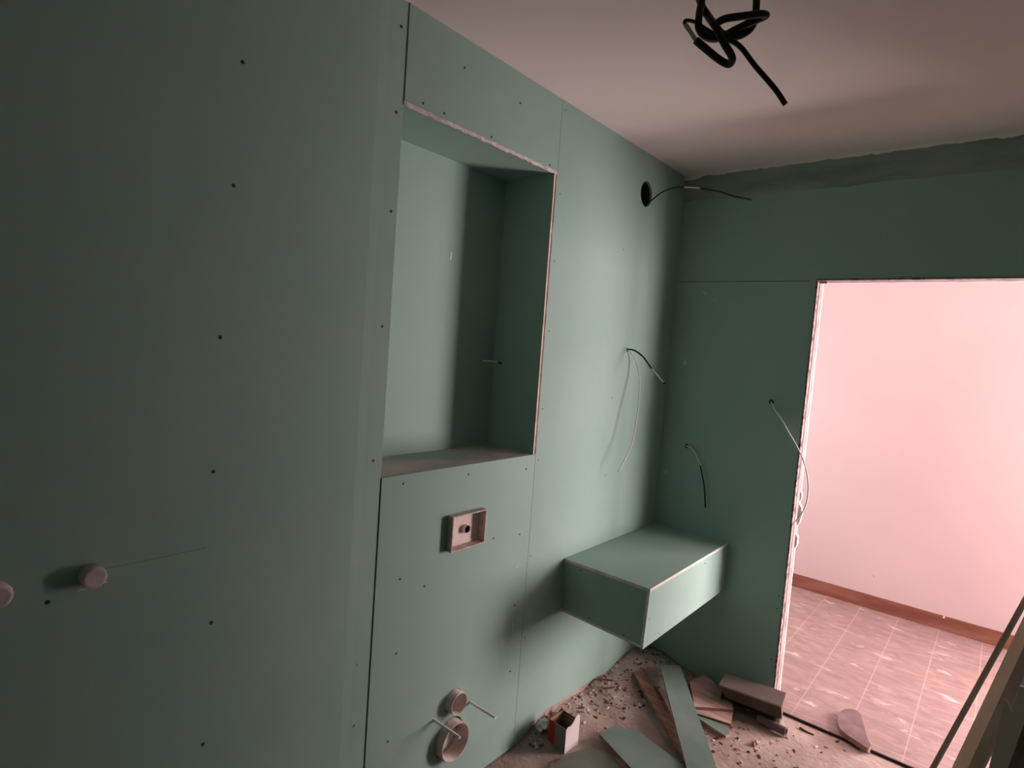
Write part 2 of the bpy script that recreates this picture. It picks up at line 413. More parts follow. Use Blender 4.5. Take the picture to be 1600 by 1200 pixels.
def add_tube(bm, pts, r, seg=12, mi=0, cap=True):
    rings = []
    t0 = (pts[1] - pts[0]).normalized()
    n = t0.orthogonal().normalized()
    for i, p in enumerate(pts):
        t = (pts[min(i + 1, len(pts) - 1)] - pts[max(i - 1, 0)]).normalized()
        n = (n - t * n.dot(t)).normalized()
        b = t.cross(n)
        rr = r(i / (len(pts) - 1)) if callable(r) else r
        rings.append([bm.verts.new(p + (n * math.cos(2 * math.pi * k / seg) + b * math.sin(2 * math.pi * k / seg)) * rr) for k in range(seg)])
    for a, b2 in zip(rings, rings[1:]):
        for k in range(seg):
            f = bm.faces.new((a[k], a[(k + 1) % seg], b2[(k + 1) % seg], b2[k]))
            f.material_index = mi
            f.smooth = True
    if cap:
        bm.faces.new(list(reversed(rings[0]))).material_index = mi
        bm.faces.new(rings[-1]).material_index = mi


def tube(name, pts, r, m, parent=None, per=8, seg=12):
    bm = bmesh.new()
    add_tube(bm, smooth_path(pts, per) if per > 1 else [Vector(p) for p in pts], r, seg)
    return from_bm(name, bm, m, parent)


def add_lathe_x(bm, cy, cz, profile, seg=32, mi=0, jitter=0.0):
    """Profile of (x, radius) revolved about a line along x."""
    rings = []
    for (x, r) in profile:
        if r < 1e-6:
            rings.append([bm.verts.new((x, cy, cz))])
        else:
            rings.append([bm.verts.new((x + random.uniform(-jitter, jitter), cy + (r + random.uniform(-jitter, jitter)) * math.cos(2 * math.pi * k / seg), cz + (r + random.uniform(-jitter, jitter)) * math.sin(2 * math.pi * k / seg))) for k in range(seg)])
    for a, b in zip(rings, rings[1:]):
        for k in range(seg):
            k2 = (k + 1) % seg
            if len(a) == 1:
                f = bm.faces.new((a[0], b[k2], b[k]))
            elif len(b) == 1:
                f = bm.faces.new((a[k], a[k2], b[0]))
            else:
                f = bm.faces.new((a[k], a[k2], b[k2], b[k]))
            f.material_index = mi


# ------------------------------------------------------------------ left wall
def T(x, y, z):
    return Vector((x, y, z))


BT = 0.0125
wl = box('wall_left', -0.34, -0.30, -3.5, 0.0, FZ, H, DARK)
tag(wl, kind='structure')

# light hole and other openings
holeC = (0, HOLE[0][1] + 0.004, HOLE[0][2])
hole_light = circle_pts(holeC, 0.056, 36, 'x', 0.060)


def panel(name, outline, holes=(), parent=wl, d=(-BT, 0, 0), mats=(GREEN, CORE)):
    return from_bm(name, prism(outline, d, holes), list(mats), parent)


def tapered_left():
    # big board left of the niche with a shallow tapered edge
    bm = bmesh.new()
    g = 0.0009
    ys = [(-3.5, 0), (-2.62, 0), (-1.975, 0.0), (-1.945, -0.0022), (Y1 - g, -0.0034)]
    a = [(bm.verts.new((x, y, 0.0)), bm.verts.new((x, y, H))) for y, x in ys]
    b = [(bm.verts.new((-BT, y, 0.0)), bm.verts.new((-BT, y, H))) for y, x in ys]
    for i in range(len(ys) - 1):
        bm.faces.new((a[i][0], a[i + 1][0], a[i + 1][1], a[i][1])).material_index = 0
        bm.faces.new((b[i][1], b[i + 1][1], b[i + 1][0], b[i][0])).material_index = 0
        bm.faces.new((a[i][1], a[i + 1][1], b[i + 1][1], b[i][1])).material_index = 1
        bm.faces.new((a[i + 1][0], a[i][0], b[i][0], b[i + 1][0])).material_index = 1
    bm.faces.new((a[-1][0], b[-1][0], b[-1][1], a[-1][1])).material_index = 1
    bm.faces.new((a[0][1], b[0][1], b[0][0], a[0][0])).material_index = 1
    return from_bm('plasterboard_panel', bm, [GREEN, CORE], wl)


tapered_left()
g = 0.0009
panel('plasterboard_panel', [T(0, Y1 + g, Z2 + .010), T(0, Y2 - g, Z2 + .010), T(0, Y2 - g, H), T(0, Y1 + g, H)], mats=(GREEN, GREEN))
# panel under the niche, with the frame opening and the two pipe holes
TO = [Vector(p) for p in TILE_OUT]
yA = sum(p.y for p in TO[:2]) / 2; yB = sum(p.y for p in TO[2:]) / 2
zA = (TO[1].z + TO[2].z) / 2; zB = (TO[0].z + TO[3].z) / 2
rect = [T(0, yA + .004, zA + .004), T(0, yB - .004, zA + .004), T(0, yB - .004, zB - .004), T(0, yA + .004, zB - .004)]
UP = (-1.5, 0.361, 0.040)
LO = (-1.507, 0.222, 0.068)
wlow = prism([T(0, Y1 + g, 0.0), T(0, Y2 - g, 0.0), T(0, Y2 - g, Z1), T(0, Y1 + g, Z1)], (-BT, 0, 0),
             [rect, circle_pts((0, UP[0], UP[1]), UP[2] + .0025), circle_pts((0, LO[0], LO[1] + .002), LO[2] + .005)])
from_bm('plasterboard_panel', wlow, [GREEN, GREEN], wl)
# right panel up to the corner; its lower edge hangs a little above the dusty floor
random.seed(5)
low = [T(0, Y2 + g, 0.0), T(0, -1.06, 0.004), T(0, -0.97, 0.045), T(0, -0.90, 0.062)]
for i in range(12):
    y = -0.84 + i * 0.07
    low.append(T(0, y, 0.056 - 0.034 * (i / 11) + random.uniform(-.003, .003)))
low.append(T(0, 0.0, 0.020))
# cable exit hole
cab = circle_pts((0, WIRE_WHITE[0][1], WIRE_WHITE[0][2]), 0.0085, 14)
panel('plasterboard_panel', low + [T(0, 0, H), T(0, Y2 + g, H)], [hole_light, cab], mats=(GREEN, GREEN))
# rough plaster strip under that panel
bm = bmesh.new()
add_box(bm, -0.05, -0.004, -1.10, 0.0, FZ, 0.10)
from_bm('bottom_plaster', bm, SCREED, wl)

# niche lining
ND = 0.25
niche = empty('niche', (0, 0, 0), wl)
s = 0.0
panel('niche_back', [T(-ND, Y1, Z1 - .01), T(-ND, Y2, Z1 - .01), T(-ND, Y2, Z2 + .01), T(-ND, Y1, Z2 + .01)], parent=niche)
panel('niche_side', [T(-ND, Y2 - .013, Z1 + .0008), T(-.0005, Y2 - .016, Z1 + .0008), T(-.0005, Y2 - .020, Z2), T(-ND, Y2 - .013, Z2)], parent=niche, d=(0, .0120, 0))
panel('niche_side', [T(-ND, Y1 + .001, Z1 + .0125), T(-BT, Y1 + .001, Z1 + .0125), T(-BT, Y1 + .001, Z2), T(-ND, Y1 + .001, Z2)], parent=niche, d=(0, -.0125, 0))
panel('niche_sill', [T(-ND, Y1, Z1 + .0005), T(-BT, Y1, Z1 + .0005), T(-BT, Y2, Z1 + .0005), T(-ND, Y2, Z1 + .0005)], parent=niche, d=(0, 0, -.012), mats=(NICHEDUST, CORE))
# top board with a torn, chipped front edge
random.seed(3)
tp = [T(-ND, Y1, Z2), T(-ND, Y2, Z2)]
n = 46
for i in range(n + 1):
    y = Y2 + (Y1 - Y2) * i / n
    tp.append(T(0.001 + random.uniform(-.0025, .0022), y, Z2 + 0))
panel('niche_top', tp, parent=niche, d=(0, 0, .0105))
# ragged paper edge along that front
bm = bmesh.new()
prev = None
for i in range(61):
    y = Y1 + .004 + (Y2 - Y1 - .008) * i / 60
    lo = Z2 - random.uniform(.000, .0045)
    a = [bm.verts.new((-.006, y, lo + .003)), bm.verts.new((.0012, y, lo)), bm.verts.new((.0016, y, Z2 + .0085)), bm.verts.new((-.006, y, Z2 + .0085))]
    if prev:
        for k in range(4):
            bm.faces.new((prev[k], prev[(k + 1) % 4], a[(k + 1) % 4], a[k]))
    else:
        bm.faces.new(a)
    prev = a
bm.faces.new(prev)
from_bm('torn_edge', bm, PLASTER, niche)
# metal angle on the right edge of the niche
bm = bmesh.new()
add_box(bm, -.020, .0012, Y2 - .0068, Y2 - .0012, Z1 + .002, Z2 + .004)
from_bm('edge_strip', bm, CORE_BROWN, niche)
bm = bmesh.new()
add_box(bm, -.0004, .0012, Y2 - .0204, Y2 - .0182, Z1 + .006, Z2 - .001)
from_bm('edge_strip', bm, CORE_BROWN, niche)
# tear mark on the niche back
nt = Vector(NICHE_TICK[0])
bm = prism([nt + T(0.0, -.006, -.014), nt + T(0, .002, -.016), nt + T(0, .008, .014), nt + T(0, .001, .016)], (.0012, 0, 0))
from_bm('tear_mark', bm, [WIREW, WIREW], niche)

# screws
bm = bmesh.new()
add_lathe_x(bm, 0, 0, [(-.0004, .0048), (.0005, .0046), (.0004, .0020), (.0003, .0)], 14)
screw0 = from_bm('screw', bm, SCREWM, wl)
screw_mesh = screw0.data
first = True
for p in SCREWS_L:
    o = screw0 if first else screw0.copy()
    if not first:
        COL.objects.link(o)
        o.parent = wl
    x = p[0]
    if p[1] < Y1 and p[1] > -1.955:
        x = -0.0028
    sc = 0.85 if p[1] > Y1 else 1.0
    if p[1] > Y2:
        sc = 0.62
    o.location = (x - .0001, p[1], p[2])
    o.scale = (1, sc, sc)
    first = False

# pencil line on the big board
tube('pencil_line', [(0.0, -2.62, 1.118), (0.0, -2.50, 1.117), (0.0, -2.385, 1.118)], .0006, GREYP, wl, per=2, seg=5)
# plaster smudge under the mixer plug
for (y, z, w) in ((-2.628, 1.0835, .010), (-2.590, 1.088, .005)):
    bm = prism(circle_pts((0.0002, y, z), w, 12, 'x', .0022), (.0006, 0, 0))
    from_bm('plaster_smudge', bm, [PLASTER, PLASTER], wl)
for (y, z, a, b) in ((-1.178, .905 - .13, .018, .002), (-1.188, .53, .004, .030), (-1.187, .47, .003, .02)):
    bm = prism(circle_pts((0.0001, y, z), a, 12, 'x', b), (.0004, 0, 0))
    from_bm('plaster_smudge', bm, [CHALK, CHALK], wl)

# ------------------------------------------------------------------ square frame around the flush pipe
tf = empty('flush_box', (0, (yA + yB) / 2, zA))
tag(tf, 'square whitish frame projecting from the green wall below the niche', 'frame')
DP, PR, th = -0.008, 0.025, 0.0045
bm = bmesh.new()


def frame_ring(bm, y0, y1, z0, z1, x0, x1, t):
    add_box(bm, x0, x1, y0, y0 + t, z0, z1)
    add_box(bm, x0, x1, y1 - t, y1, z0, z1)
    add_box(bm, x0, x1, y0 + t, y1 - t, z0, z0 + t)
    add_box(bm, x0, x1, y0 + t, y1 - t, z1 - t, z1)


frame_ring(bm, yA, yB, zA, zB, DP, PR, th)
rim = from_bm('rim', bm, RIMM, tf)
back = box('back_plate', DP - .006, DP, yA + .0005, yB - .0005, zA + .0005, zB - .0005, FRAMEM, tf)
cy, cz = TILE_STUB[0][1], TILE_STUB[0][2]
bm = bmesh.new()
add_lathe_x(bm, cy, cz, [(DP, .0155), (DP + .013, .0155), (DP + .014, .0150), (DP + .014, .0138), (DP + .002, .0138)], 28)
add_lathe_x(bm, cy, cz, [(DP + .011, .0140), (DP + .011, 0)], 28, 1)  # black disc paints the shade down the bore
stub = from_bm('pipe_stub', bm, [PLASTIC, HOLEB], tf, normals=False)

# ------------------------------------------------------------------ toilet pipes and threaded rods


def pipe(name, cy, cz, r, prot, label):
    o = empty(name, (0, cy, cz))
    tag(o, label, 'pipe', None)
    bm = bmesh.new()
    w = .0035
    add_lathe_x(bm, cy, cz, [(-.05, r), (prot - .001, r), (prot, r - .001), (prot, r - w + .0008), (prot - .001, r - w), (-.032, r - w)], 40)
    q = from_bm('sleeve', bm, PLASTIC_D, o, smooth=True, normals=False)
    bm = bmesh.new()
    add_lathe_x(bm, cy, cz, [(-.024, r - w), (-.016, r * .55), (-.016, 0)], 40)
    q = from_bm('end_cap', bm, PLASTIC_D, o, normals=False)
    return o


pipe('flush_pipe', *UP, .032, 'smaller upper white pipe stub low on the green wall')
pipe('waste_pipe', *LO, .034, 'larger lower white pipe stub low on the green wall')


def threaded_rod(y, z, length, label):
    bm = bmesh.new()
    seg, r = 12, .0050
    prof = [(-.03, r)]
    k = int(length / .003)
    for i in range(k):
        x = .0 + i * .003
        prof += [(x, r), (x + .0015, r * .82)]
    prof += [(length, r), (length, 0)]
    add_lathe_x(bm, 0, 0, prof, seg)
    o = from_bm('threaded_rod', bm, STEEL)
    o.location = (0, y, z)
    tag(o, label, 'threaded rod')
    return o


threaded_rod(-1.410, .315, .128, 'zinc threaded rod to the right of the upper pipe stub')
threaded_rod(-1.591, .328, .128, 'zinc threaded rod crossing in front of the lower pipe stub')

# ------------------------------------------------------------------ shower mixer plugs
for i, p in enumerate(PLUGS):
    cy, cz = p[1], p[2] - .002
    o = empty('wall_plug', (0, cy, cz))
    tag(o, ['plaster-crusted round pipe plug nearer the wall joint, right one of the pair',
            'plaster-crusted round pipe plug cut by the left edge of the photo'][i], 'plug')
    random.seed(20 + i)
    bm = bmesh.new()
    add_lathe_x(bm, cy, cz, [(-.01, .021), (0, .0215), (.012, .0225), (.024, .0235), (.029, .0225), (.031, .019)], 26, 0, .0006)
    from_bm('plug_body', bm, PLASTIC_D, o, smooth=True, normals=False)
    bm = bmesh.new()
    add_lathe_x(bm, cy, cz, [(.030, .0195), (.0315, .018), (.0300, .014), (.0305, .008), (.0302, 0)], 26, 0, .0004)
    from_bm('plug_face', bm, PLASTIC_D, o, smooth=True, normals=False)

# ------------------------------------------------------------------ hole liner and cables on the left wall
bm = bmesh.new()
rings = []
for x in (-.0135, -.12):
    rings.append([bm.verts.new((x, p.y, p.z)) for p in circle_pts(holeC, .058, 36, 'x', .062)])
for k in range(36):
    bm.faces.new((rings[0][k], rings[0][(k + 1) % 36], rings[1][(k + 1) % 36], rings[1][k]))
bm.faces.new(rings[1])
from_bm('hole_lining', bm, DARK, wl)


def wire(name, label, segs, cat='cable'):
    """segs: list of (part name, points, radius, material)."""
    if len(segs) == 1:
        _, pts, r, m = segs[0]
        o = tube(name, pts, r, m)
        return tag(o, label, cat)
    base = empty(name, segs[0][1][0])
    tag(base, label, cat)
    for nm, pts, r, m in segs:
        o = tube(nm, pts, r, m)
        o.parent = base
        o.matrix_parent_inverse = Matrix.Translation(-Vector(segs[0][1][0]))
    return base


wire('electric_cable', 'black cable sticking out of the round hole near the ceiling',
     [('black_sheath', [(-.09, -.37, 2.33)] + WIRE_TOP[:4], .0032, BLACK),
      ('white_sleeve', WIRE_TOP[3:6], .0036, WIREW),
      ('black_end', WIRE_TOP[5:], .0034, BLACK)])
wire('electric_cable', 'short black cable with white stripped end beside the room corner',
     [('black_sheath', [(-.03, -.456, 1.66)] + WIRE_BLACK[:4], .0040, BLACK),
      ('white_core', WIRE_BLACK[3:], .0026, WIREW),
      ('black_tip', [WIRE_BLACK[-1], tuple(Vector(WIRE_BLACK[-1]) + Vector((.006, 0, -.004)))], .0046, BLACK)])
wire('white_wire', 'long white wire hanging in a curve against the left wall',
     [('white_wire', [(-.03, -.461, 1.66)] + WIRE_WHITE, .0026, WIREW)], 'wire')
# stub inside the niche
ns = Vector((-ND, -1.2025, 1.5735))
wire('niche_cable', 'short grey cable end sticking out of the niche back', [
    ('grey_sheath', [tuple(ns + T(-.02, 0, .004)), tuple(ns + T(.01, .004, .001)), tuple(ns + T(.045, .014, .002)), tuple(ns + T(.072, .018, .001))], .0038, WIREW),
    ('black_tip', [tuple(ns + T(.070, .018, .001)), tuple(ns + T(.086, .020, -.003))], .0040, BLACK)])

# ------------------------------------------------------------------ ceiling
cl = box('ceiling', -.34, XR + .1, -3.6, .0, H, H + .1, CEIL)
tag(cl, kind='structure')

# ------------------------------------------------------------------ back wall with doorway
dd = WT
wb_holes = [circle_pts((WIRE_BACK[0][0], 0, WIRE_BACK[0][2]), .012, 14, 'y'), circle_pts((WIRE_DOOR[0][0], 0, WIRE_DOOR[0][2]), .012, 14, 'y')]
outline = [T(0, 0, FZ), T(0, 0, H), T(XR, 0, H), T(XR, 0, FZ), T(DX1, 0, FZ), T(DX1, 0, DZ), T(DX0, 0, DZ), T(DX0, 0, FZ)]
bm = prism(outline, (0, BT, 0), wb_holes)
wb = from_bm('wall_back', bm, [GREEN, CORE])
tag(wb, kind='structure')
bm = prism([p + T(0, WT - BT, 0) for p in outline], (0, BT, 0))
from_bm('corridor_face', bm, [DARKWALL, CORE], wb)
# studs / dark core of the partition
bm = bmesh.new()
add_box(bm, -.34, DX0 - .0006, .02, WT - BT, FZ, H)
add_box(bm, DX1 + .0006, XR + .1, .02, WT - BT, FZ, H)
add_box(bm, DX0 - .0006, DX1 + .0006, .02, WT - BT, DZ + .0006, H)
from_bm('partition_core', bm, REVEALM, wb)
for p_ in (WIRE_BACK[0], WIRE_DOOR[0]):
    from_bm('cable_hole', prism(circle_pts((p_[0], .0135, p_[2]), .014, 16, 'y'), (0, .004, 0)), [HOLEB, HOLEB], wb)  # black disc behind the board paints the dark inside of the hole
# skim band under the ceiling with a ragged lower edge
random.seed(9)
top = [T(0.001, -.0004, H - .001), T(XR, -.0004, H - .001)]
low = []
for i in range(60, -1, -1):
    x = .001 + (XR - .001) * i / 60
    low.append(T(x, -.0004, H - .135 + .012 * noise.noise(Vector((x * 6, 0, 3))) + random.uniform(-.003, .003)))
from_bm('joint_compound_band', prism(top + low, (0, .0005, 0)), [SMEAR, SMEAR], wb)
# faint board joint level with the door head
tube('board_joint', [(0.02, -.0001, 2.047), (.35, -.0001, 2.046), (.66, -.0001, 2.044)], .0011, DARK, wb, per=2, seg=5)
for (x, z, a, b, rot) in ((MARKS[0][0], 1.99, .022, .006, -.6), (MARKS[1][0], 1.62, .014, .016, 0), (MARKS[2][0], 1.03, .014, .014, 0.3), (.225, 1.95, .012, .003, -.6)):
    pts = []
    for q in circle_pts((0, 0, 0), a, 14, 'y', b):
        pts.append(T(x + q.x * math.cos(rot) - q.z * math.sin(rot), -.0004, z + q.x * math.sin(rot) + q.z * math.cos(rot)))
    from_bm('plaster_smudge', prism(pts, (0, .0005, 0)), [CHALK, CHALK], wb)
o = None
for p in SCREWS_B:
    o = screw0.copy()
    COL.objects.link(o)
    o.parent = wb
    o.rotation_euler = (0, 0, -math.pi / 2)
    o.scale = (1, .7, .7)
    o.location = (p[0], -.0001, p[2])

# ragged ceiling plaster bead along the back wall
random.seed(2)
bm = bmesh.new()
prev = None
N = 150
for i in range(N + 1):
    x = XR * i / N
    dz = .010 + .008 * (noise.noise(Vector((x * 14, 1, 0))) + .6 * noise.noise(Vector((x * 45, 5, 0)))) + (.010 if x < .09 else 0)
    dz = max(dz, .003)
    a = [bm.verts.new((x, -.0008, H - dz)), bm.verts.new((x, -.004, H - dz + .001)), bm.verts.new((x, -.011 - .004 * noise.noise(Vector((x * 20, 9, 0))), H - .0002)), bm.verts.new((x, -.0008, H - .0002))]
    if prev:
        for k in range(4):
            bm.faces.new((prev[k], prev[(k + 1) % 4], a[(k + 1) % 4], a[k]))
    else:
        bm.faces.new(a)
    prev = a
bm.faces.new(prev)
tag(from_bm('trim_2', bm, CEIL), kind='structure')

# perforated corner bead round the doorway with dabs of plaster
bm = bmesh.new()


def bead_side(bm, sgn, x):
    n2 = 95
    prev = None
    for i in range(n2 + 1):
        z = FZ + (DZ - FZ) * i / n2
        w = .006 + .0022 * noise.noise(Vector((x * 9, 0, z * 16)))
        j = .0018 * noise.noise(Vector((x, 3, z * 35)))
        a = [bm.verts.new((x - sgn * w, -.0016, z)), bm.verts.new((x + sgn * (.002 + j), -.0022, z)), bm.verts.new((x + sgn * (.002 + j), .030, z)), bm.verts.new((x - sgn * w, .030, z))]
        if prev:
            for k in range(4):
                bm.faces.new((prev[k], prev[(k + 1) % 4], a[(k + 1) % 4], a[k]))
        else:
            bm.faces.new(a)
        prev = a
    bm.faces.new(prev)


bead_side(bm, 1, DX0)
bead_side(bm, -1, DX1)
add_box(bm, DX0 - .006, DX1 + .006, -.0020, .030, DZ - .002, DZ + .006)
bead = from_bm('trim_1', bm, BEADM)
tag(bead, kind='structure')
# dark metal stud line in the reveal
box('reveal_profile', DX0 - .004, DX0 + .0015, .044, .054, FZ, DZ - .003, CORE_BROWN, bead)
# plaster squeezed out at the back of the reveal
bm = bmesh.new()
for zc, h, w in ((.93, .10, .016), (.80, .07, .010), (1.02, .05, .007)):
    pts = []
    for k in range(16):
        a = 2 * math.pi * k / 16
        rr = 1 + .35 * noise.noise(Vector((math.cos(a) * 2, math.sin(a) * 2, zc * 9)))
        pts.append(T(DX0 + max(0, math.cos(a)) * w * rr, WT - .02, zc + math.sin(a) * h / 2 * rr))
    sub = prism(pts, (0, .018, 0))
    me = bpy.data.meshes.new('tmp')
    sub.to_mesh(me)
    bm.from_mesh(me)
    bpy.data.meshes.remove(me)
from_bm('plaster_squeeze', bm, [CEIL, CEIL], bead)
bm = bmesh.new()
add_box(bm, DX0 + .004, DX0 + .035, .022, .03, DZ - .012, DZ - .0022)
from_bm('corner_joint', bm, CORE_BROWN, bead)

# cables on the back wall
wire('electric_cable', 'thin dark cable drooping from the back wall left of the doorway',
     [('white_core', [(WIRE_BACK[0][0], .012, WIRE_BACK[0][2])] + WIRE_BACK[:4], .0032, WIREW),
      ('black_sheath', WIRE_BACK[3:], .0036, BLACK)])
wire('grey_wire', 'thin grey wire looping from the back wall over the door jamb',
     [('grey_wire', [(WIRE_DOOR[0][0], .012, WIRE_DOOR[0][2])] + WIRE_DOOR, .0030, WIREW)], 'wire')

# ------------------------------------------------------------------ other walls of the room (beside and behind the camera)
tag(box('wall_right', XR, XR + .1, -3.5, 0, FZ, H, GREEN), kind='structure')
tag(box('wall_front', -.34, XR + .1, -3.6, -3.5, FZ, H, GREEN), kind='structure')

# ------------------------------------------------------------------ floor of the room, with a dust heap along the wall
random.seed(4)
bm = bmesh.new()
nx, ny = 72, 120
xs = [-.30 + (XR + .30) * (i / nx) for i in range(nx + 1)]
ys = [-3.5 * (1 - j / ny) - .0 for j in range(ny + 1)]


def floor_h(x, y):
    z = FZ + .0035 * noise.noise(Vector((x * 6, y * 6, 0))) + .0018 * noise.noise(Vector((x * 22, y * 22, 4)))
    xx = max(x, 0)
    heap = .050 * math.exp(-(xx / .16) ** 2) * (1 / (1 + math.exp((-.98 - y) / .035)))
    heap *= .8 + .5 * noise.noise(Vector((x * 9, y * 9, 7)))
    corner = .050 * math.exp(-((xx - .10) ** 2 + (y + .10) ** 2) / .045)
    lump = .016 * math.exp(-((xx - .03) ** 2 + (y + 1.03) ** 2) / .008)
    near_door = 1 - math.exp(-((y) / .02) ** 2) if x > DX0 else 1
    return z * near_door + (1 - near_door) * FZ + heap + corner * .8 + lump


grid = [[bm.verts.new((x, y, floor_h(x, y))) for y in ys] for x in xs]
for i in range(nx):
    for j in range(ny):
        bm.faces.new((grid[i][j], grid[i + 1][j], grid[i + 1][j + 1], grid[i][j + 1]))
floor = from_bm('floor', bm, SCREED, smooth=True, normals=False)
sol = floor.modifiers.new('slab', 'SOLIDIFY')
sol.thickness = .04
sol.offset = -1
tag(floor, kind='structure')

# ------------------------------------------------------------------ corridor
CX0, CX1 = -1.05, 3.50
CY0 = .002
fl2 = box('floor_corridor', CX0, CX1, CY0, FAR, -.05, 0.0, TILE)
tag(fl2, kind='structure')
box('tile_edge', DX0 + .002, DX1 - .002, -.004, CY0, FZ - .002, -.0012, DARK, fl2)
WX0, WX1, WZ0, WZ1 = 2.12, 3.40, .30, 2.12
bm = bmesh.new()
add_box(bm, CX0, WX0, FAR, FAR + .1, -.05, H)
add_box(bm, WX1, CX1, FAR, FAR + .1, -.05, H)
add_box(bm, WX0, WX1, FAR, FAR + .1, -.05, WZ0)
add_box(bm, WX0, WX1, FAR, FAR + .1, WZ1, H)
tag(from_bm('wall_far', bm, WHITE), kind='structure')
bm = bmesh.new()
for q in ((WX0, WX0 + .05, WZ0, WZ1), (WX1 - .05, WX1, WZ0, WZ1), (WX0 + .05, WX1 - .05, WZ0, WZ0 + .05), (WX0 + .05, WX1 - .05, WZ1 - .05, WZ1)):
    add_box(bm, q[0], q[1], FAR + .03, FAR + .07, q[2], q[3])
w3 = tag(from_bm('window_3', bm, ALU), kind='structure')  # unseen window, added to go with the side light
box('pane', WX0 + .05, WX1 - .05, FAR + .047, FAR + .053, WZ0 + .05, WZ1 - .05, GLASS, w3)
tag(box('ceiling_corridor', CX0, CX1, .0, FAR, H, H + .1, CEIL), kind='structure')
bm = bmesh.new()
add_box(bm, CX0, -.34, .0, WT, -.05, H)
tag(from_bm('wall_corridor_left', bm, WHITE), kind='structure')
bm = bmesh.new()
add_box(bm, XR + .1, CX1, .0, WT, -.05, H)
tag(from_bm('wall_corridor_right', bm, DARKWALL), kind='structure')
# skirting
bm = bmesh.new()
add_box(bm, CX0, CX1, FAR - .010, FAR, 0.0, .095)
bmesh.ops.bevel(bm, geom=[e for e in bm.edges if all(v.co.z > .09 and v.co.y < FAR - .005 for v in e.verts)], offset=.003, segments=2, affect='EDGES')
bb = from_bm('baseboard_far', bm, WOOD_BASE)
tag(bb, kind='structure')
# chips and marks on the far wall
for i, p in enumerate(FARBITS):
    if i == 1:
        continue
    c = Vector(p) - T(0, .0004, 0)
    from_bm('wall_chip', prism([c + T(-.008, 0, .006), c + T(-.001, 0, .003), c + T(.009, 0, -.006), c + T(.001, 0, -.003)], (0, .0008, 0)), [SHARD, SHARD] if i == 0 else [SMEAR, SMEAR], bb)
bm = prism([T(1.235, FAR - .0104, .084), T(1.243, FAR - .0104, .081), T(1.246, FAR - .0104, .0955), T(1.239, FAR - .0104, .099)], (0, .0008, 0))
from_bm('paint_drip', bm, [CEIL, CEIL], bb)


def end_window(x0, x1, n, zc, hh):
    """wall at a corridor end, with a window opening, its frame and pane."""
    xa, xb = x0, x1
    ywin0, ywin1 = .95 - .74, .95 + .74
    z0, z1 = zc - hh, zc + hh
    bm = bmesh.new()
    add_box(bm, xa, xb, WT * 0, ywin0, -.05, H)
    add_box(bm, xa, xb, ywin1, FAR + .1, -.05, H)
    add_box(bm, xa, xb, ywin0, ywin1, -.05, z0)
    add_box(bm, xa, xb, ywin0, ywin1, z1, H)
    w = from_bm('wall_corridor_end', bm, WHITE)
    tag(w, kind='structure')
    bm = bmesh.new()
    xc = (xa + xb) / 2
    t = .05
    add_box(bm, xc - .02, xc + .02, ywin0, ywin0 + t, z0, z1)
    add_box(bm, xc - .02, xc + .02, ywin1 - t, ywin1, z0, z1)
    add_box(bm, xc - .02, xc + .02, ywin0 + t, ywin1 - t, z0, z0 + t)
    add_box(bm, xc - .02, xc + .02, ywin0 + t, ywin1 - t, z1 - t, z1)
    f = from_bm('window_%d' % n, bm, ALU)
    tag(f, kind='structure')
    box('pane', xc - .003, xc + .003, ywin0 + t, ywin1 - t, z0 + t, z1 - t, GLASS, f)


end_window(CX1, CX1 + .1, 1, 1.10, 1.03)
end_window(CX0 - .1, CX0, 2, 1.35, .78)


# ------------------------------------------------------------------ boxed shelf in the corner
ztop, zbot = .7335, .487
ybx, xbx = -.862, .413
bt = .012
sh = empty('boxed_shelf', (0, ybx, zbot))
tag(sh, 'green plasterboard box shelf floating in the room corner', 'shelf')
A, Bp, Cp = T(.0005, -.857, ztop), T(.4175, -.8638, ztop), T(.4105, -.0005, ztop)
A0, B0, C0 = T(.0005, -.846, zbot + .002), T(.4085, -.8638, zbot - .003), T(.4110, -.0005, zbot + .002)


def hexa(name, top4, bot4, mats, parent):
    """eight-corner panel, thin sides in the second material; faces chosen by area."""
    bm = bmesh.new()
    t = [bm.verts.new(p) for p in top4]
    b = [bm.verts.new(p) for p in bot4]
    fs = [bm.faces.new(t), bm.faces.new(list(reversed(b)))]
    for i in range(4):
        fs.append(bm.faces.new((t[i], b[i], b[(i + 1) % 4], t[(i + 1) % 4])))
    for f in fs:
        f.normal_update()
    ar = sorted(fs, key=lambda f: -f.calc_area())
    for f in ar[2:]:
        f.material_index = 1
    return from_bm(name, bm, mats, parent)


dz = T(0, 0, -bt)
hexa('top_panel', [A, Bp, Cp, T(.0005, -.0005, ztop)], [p + dz for p in (A, Bp, Cp, T(.0005, -.0005, ztop))], [GREEN, CORE], sh)
e = .0008
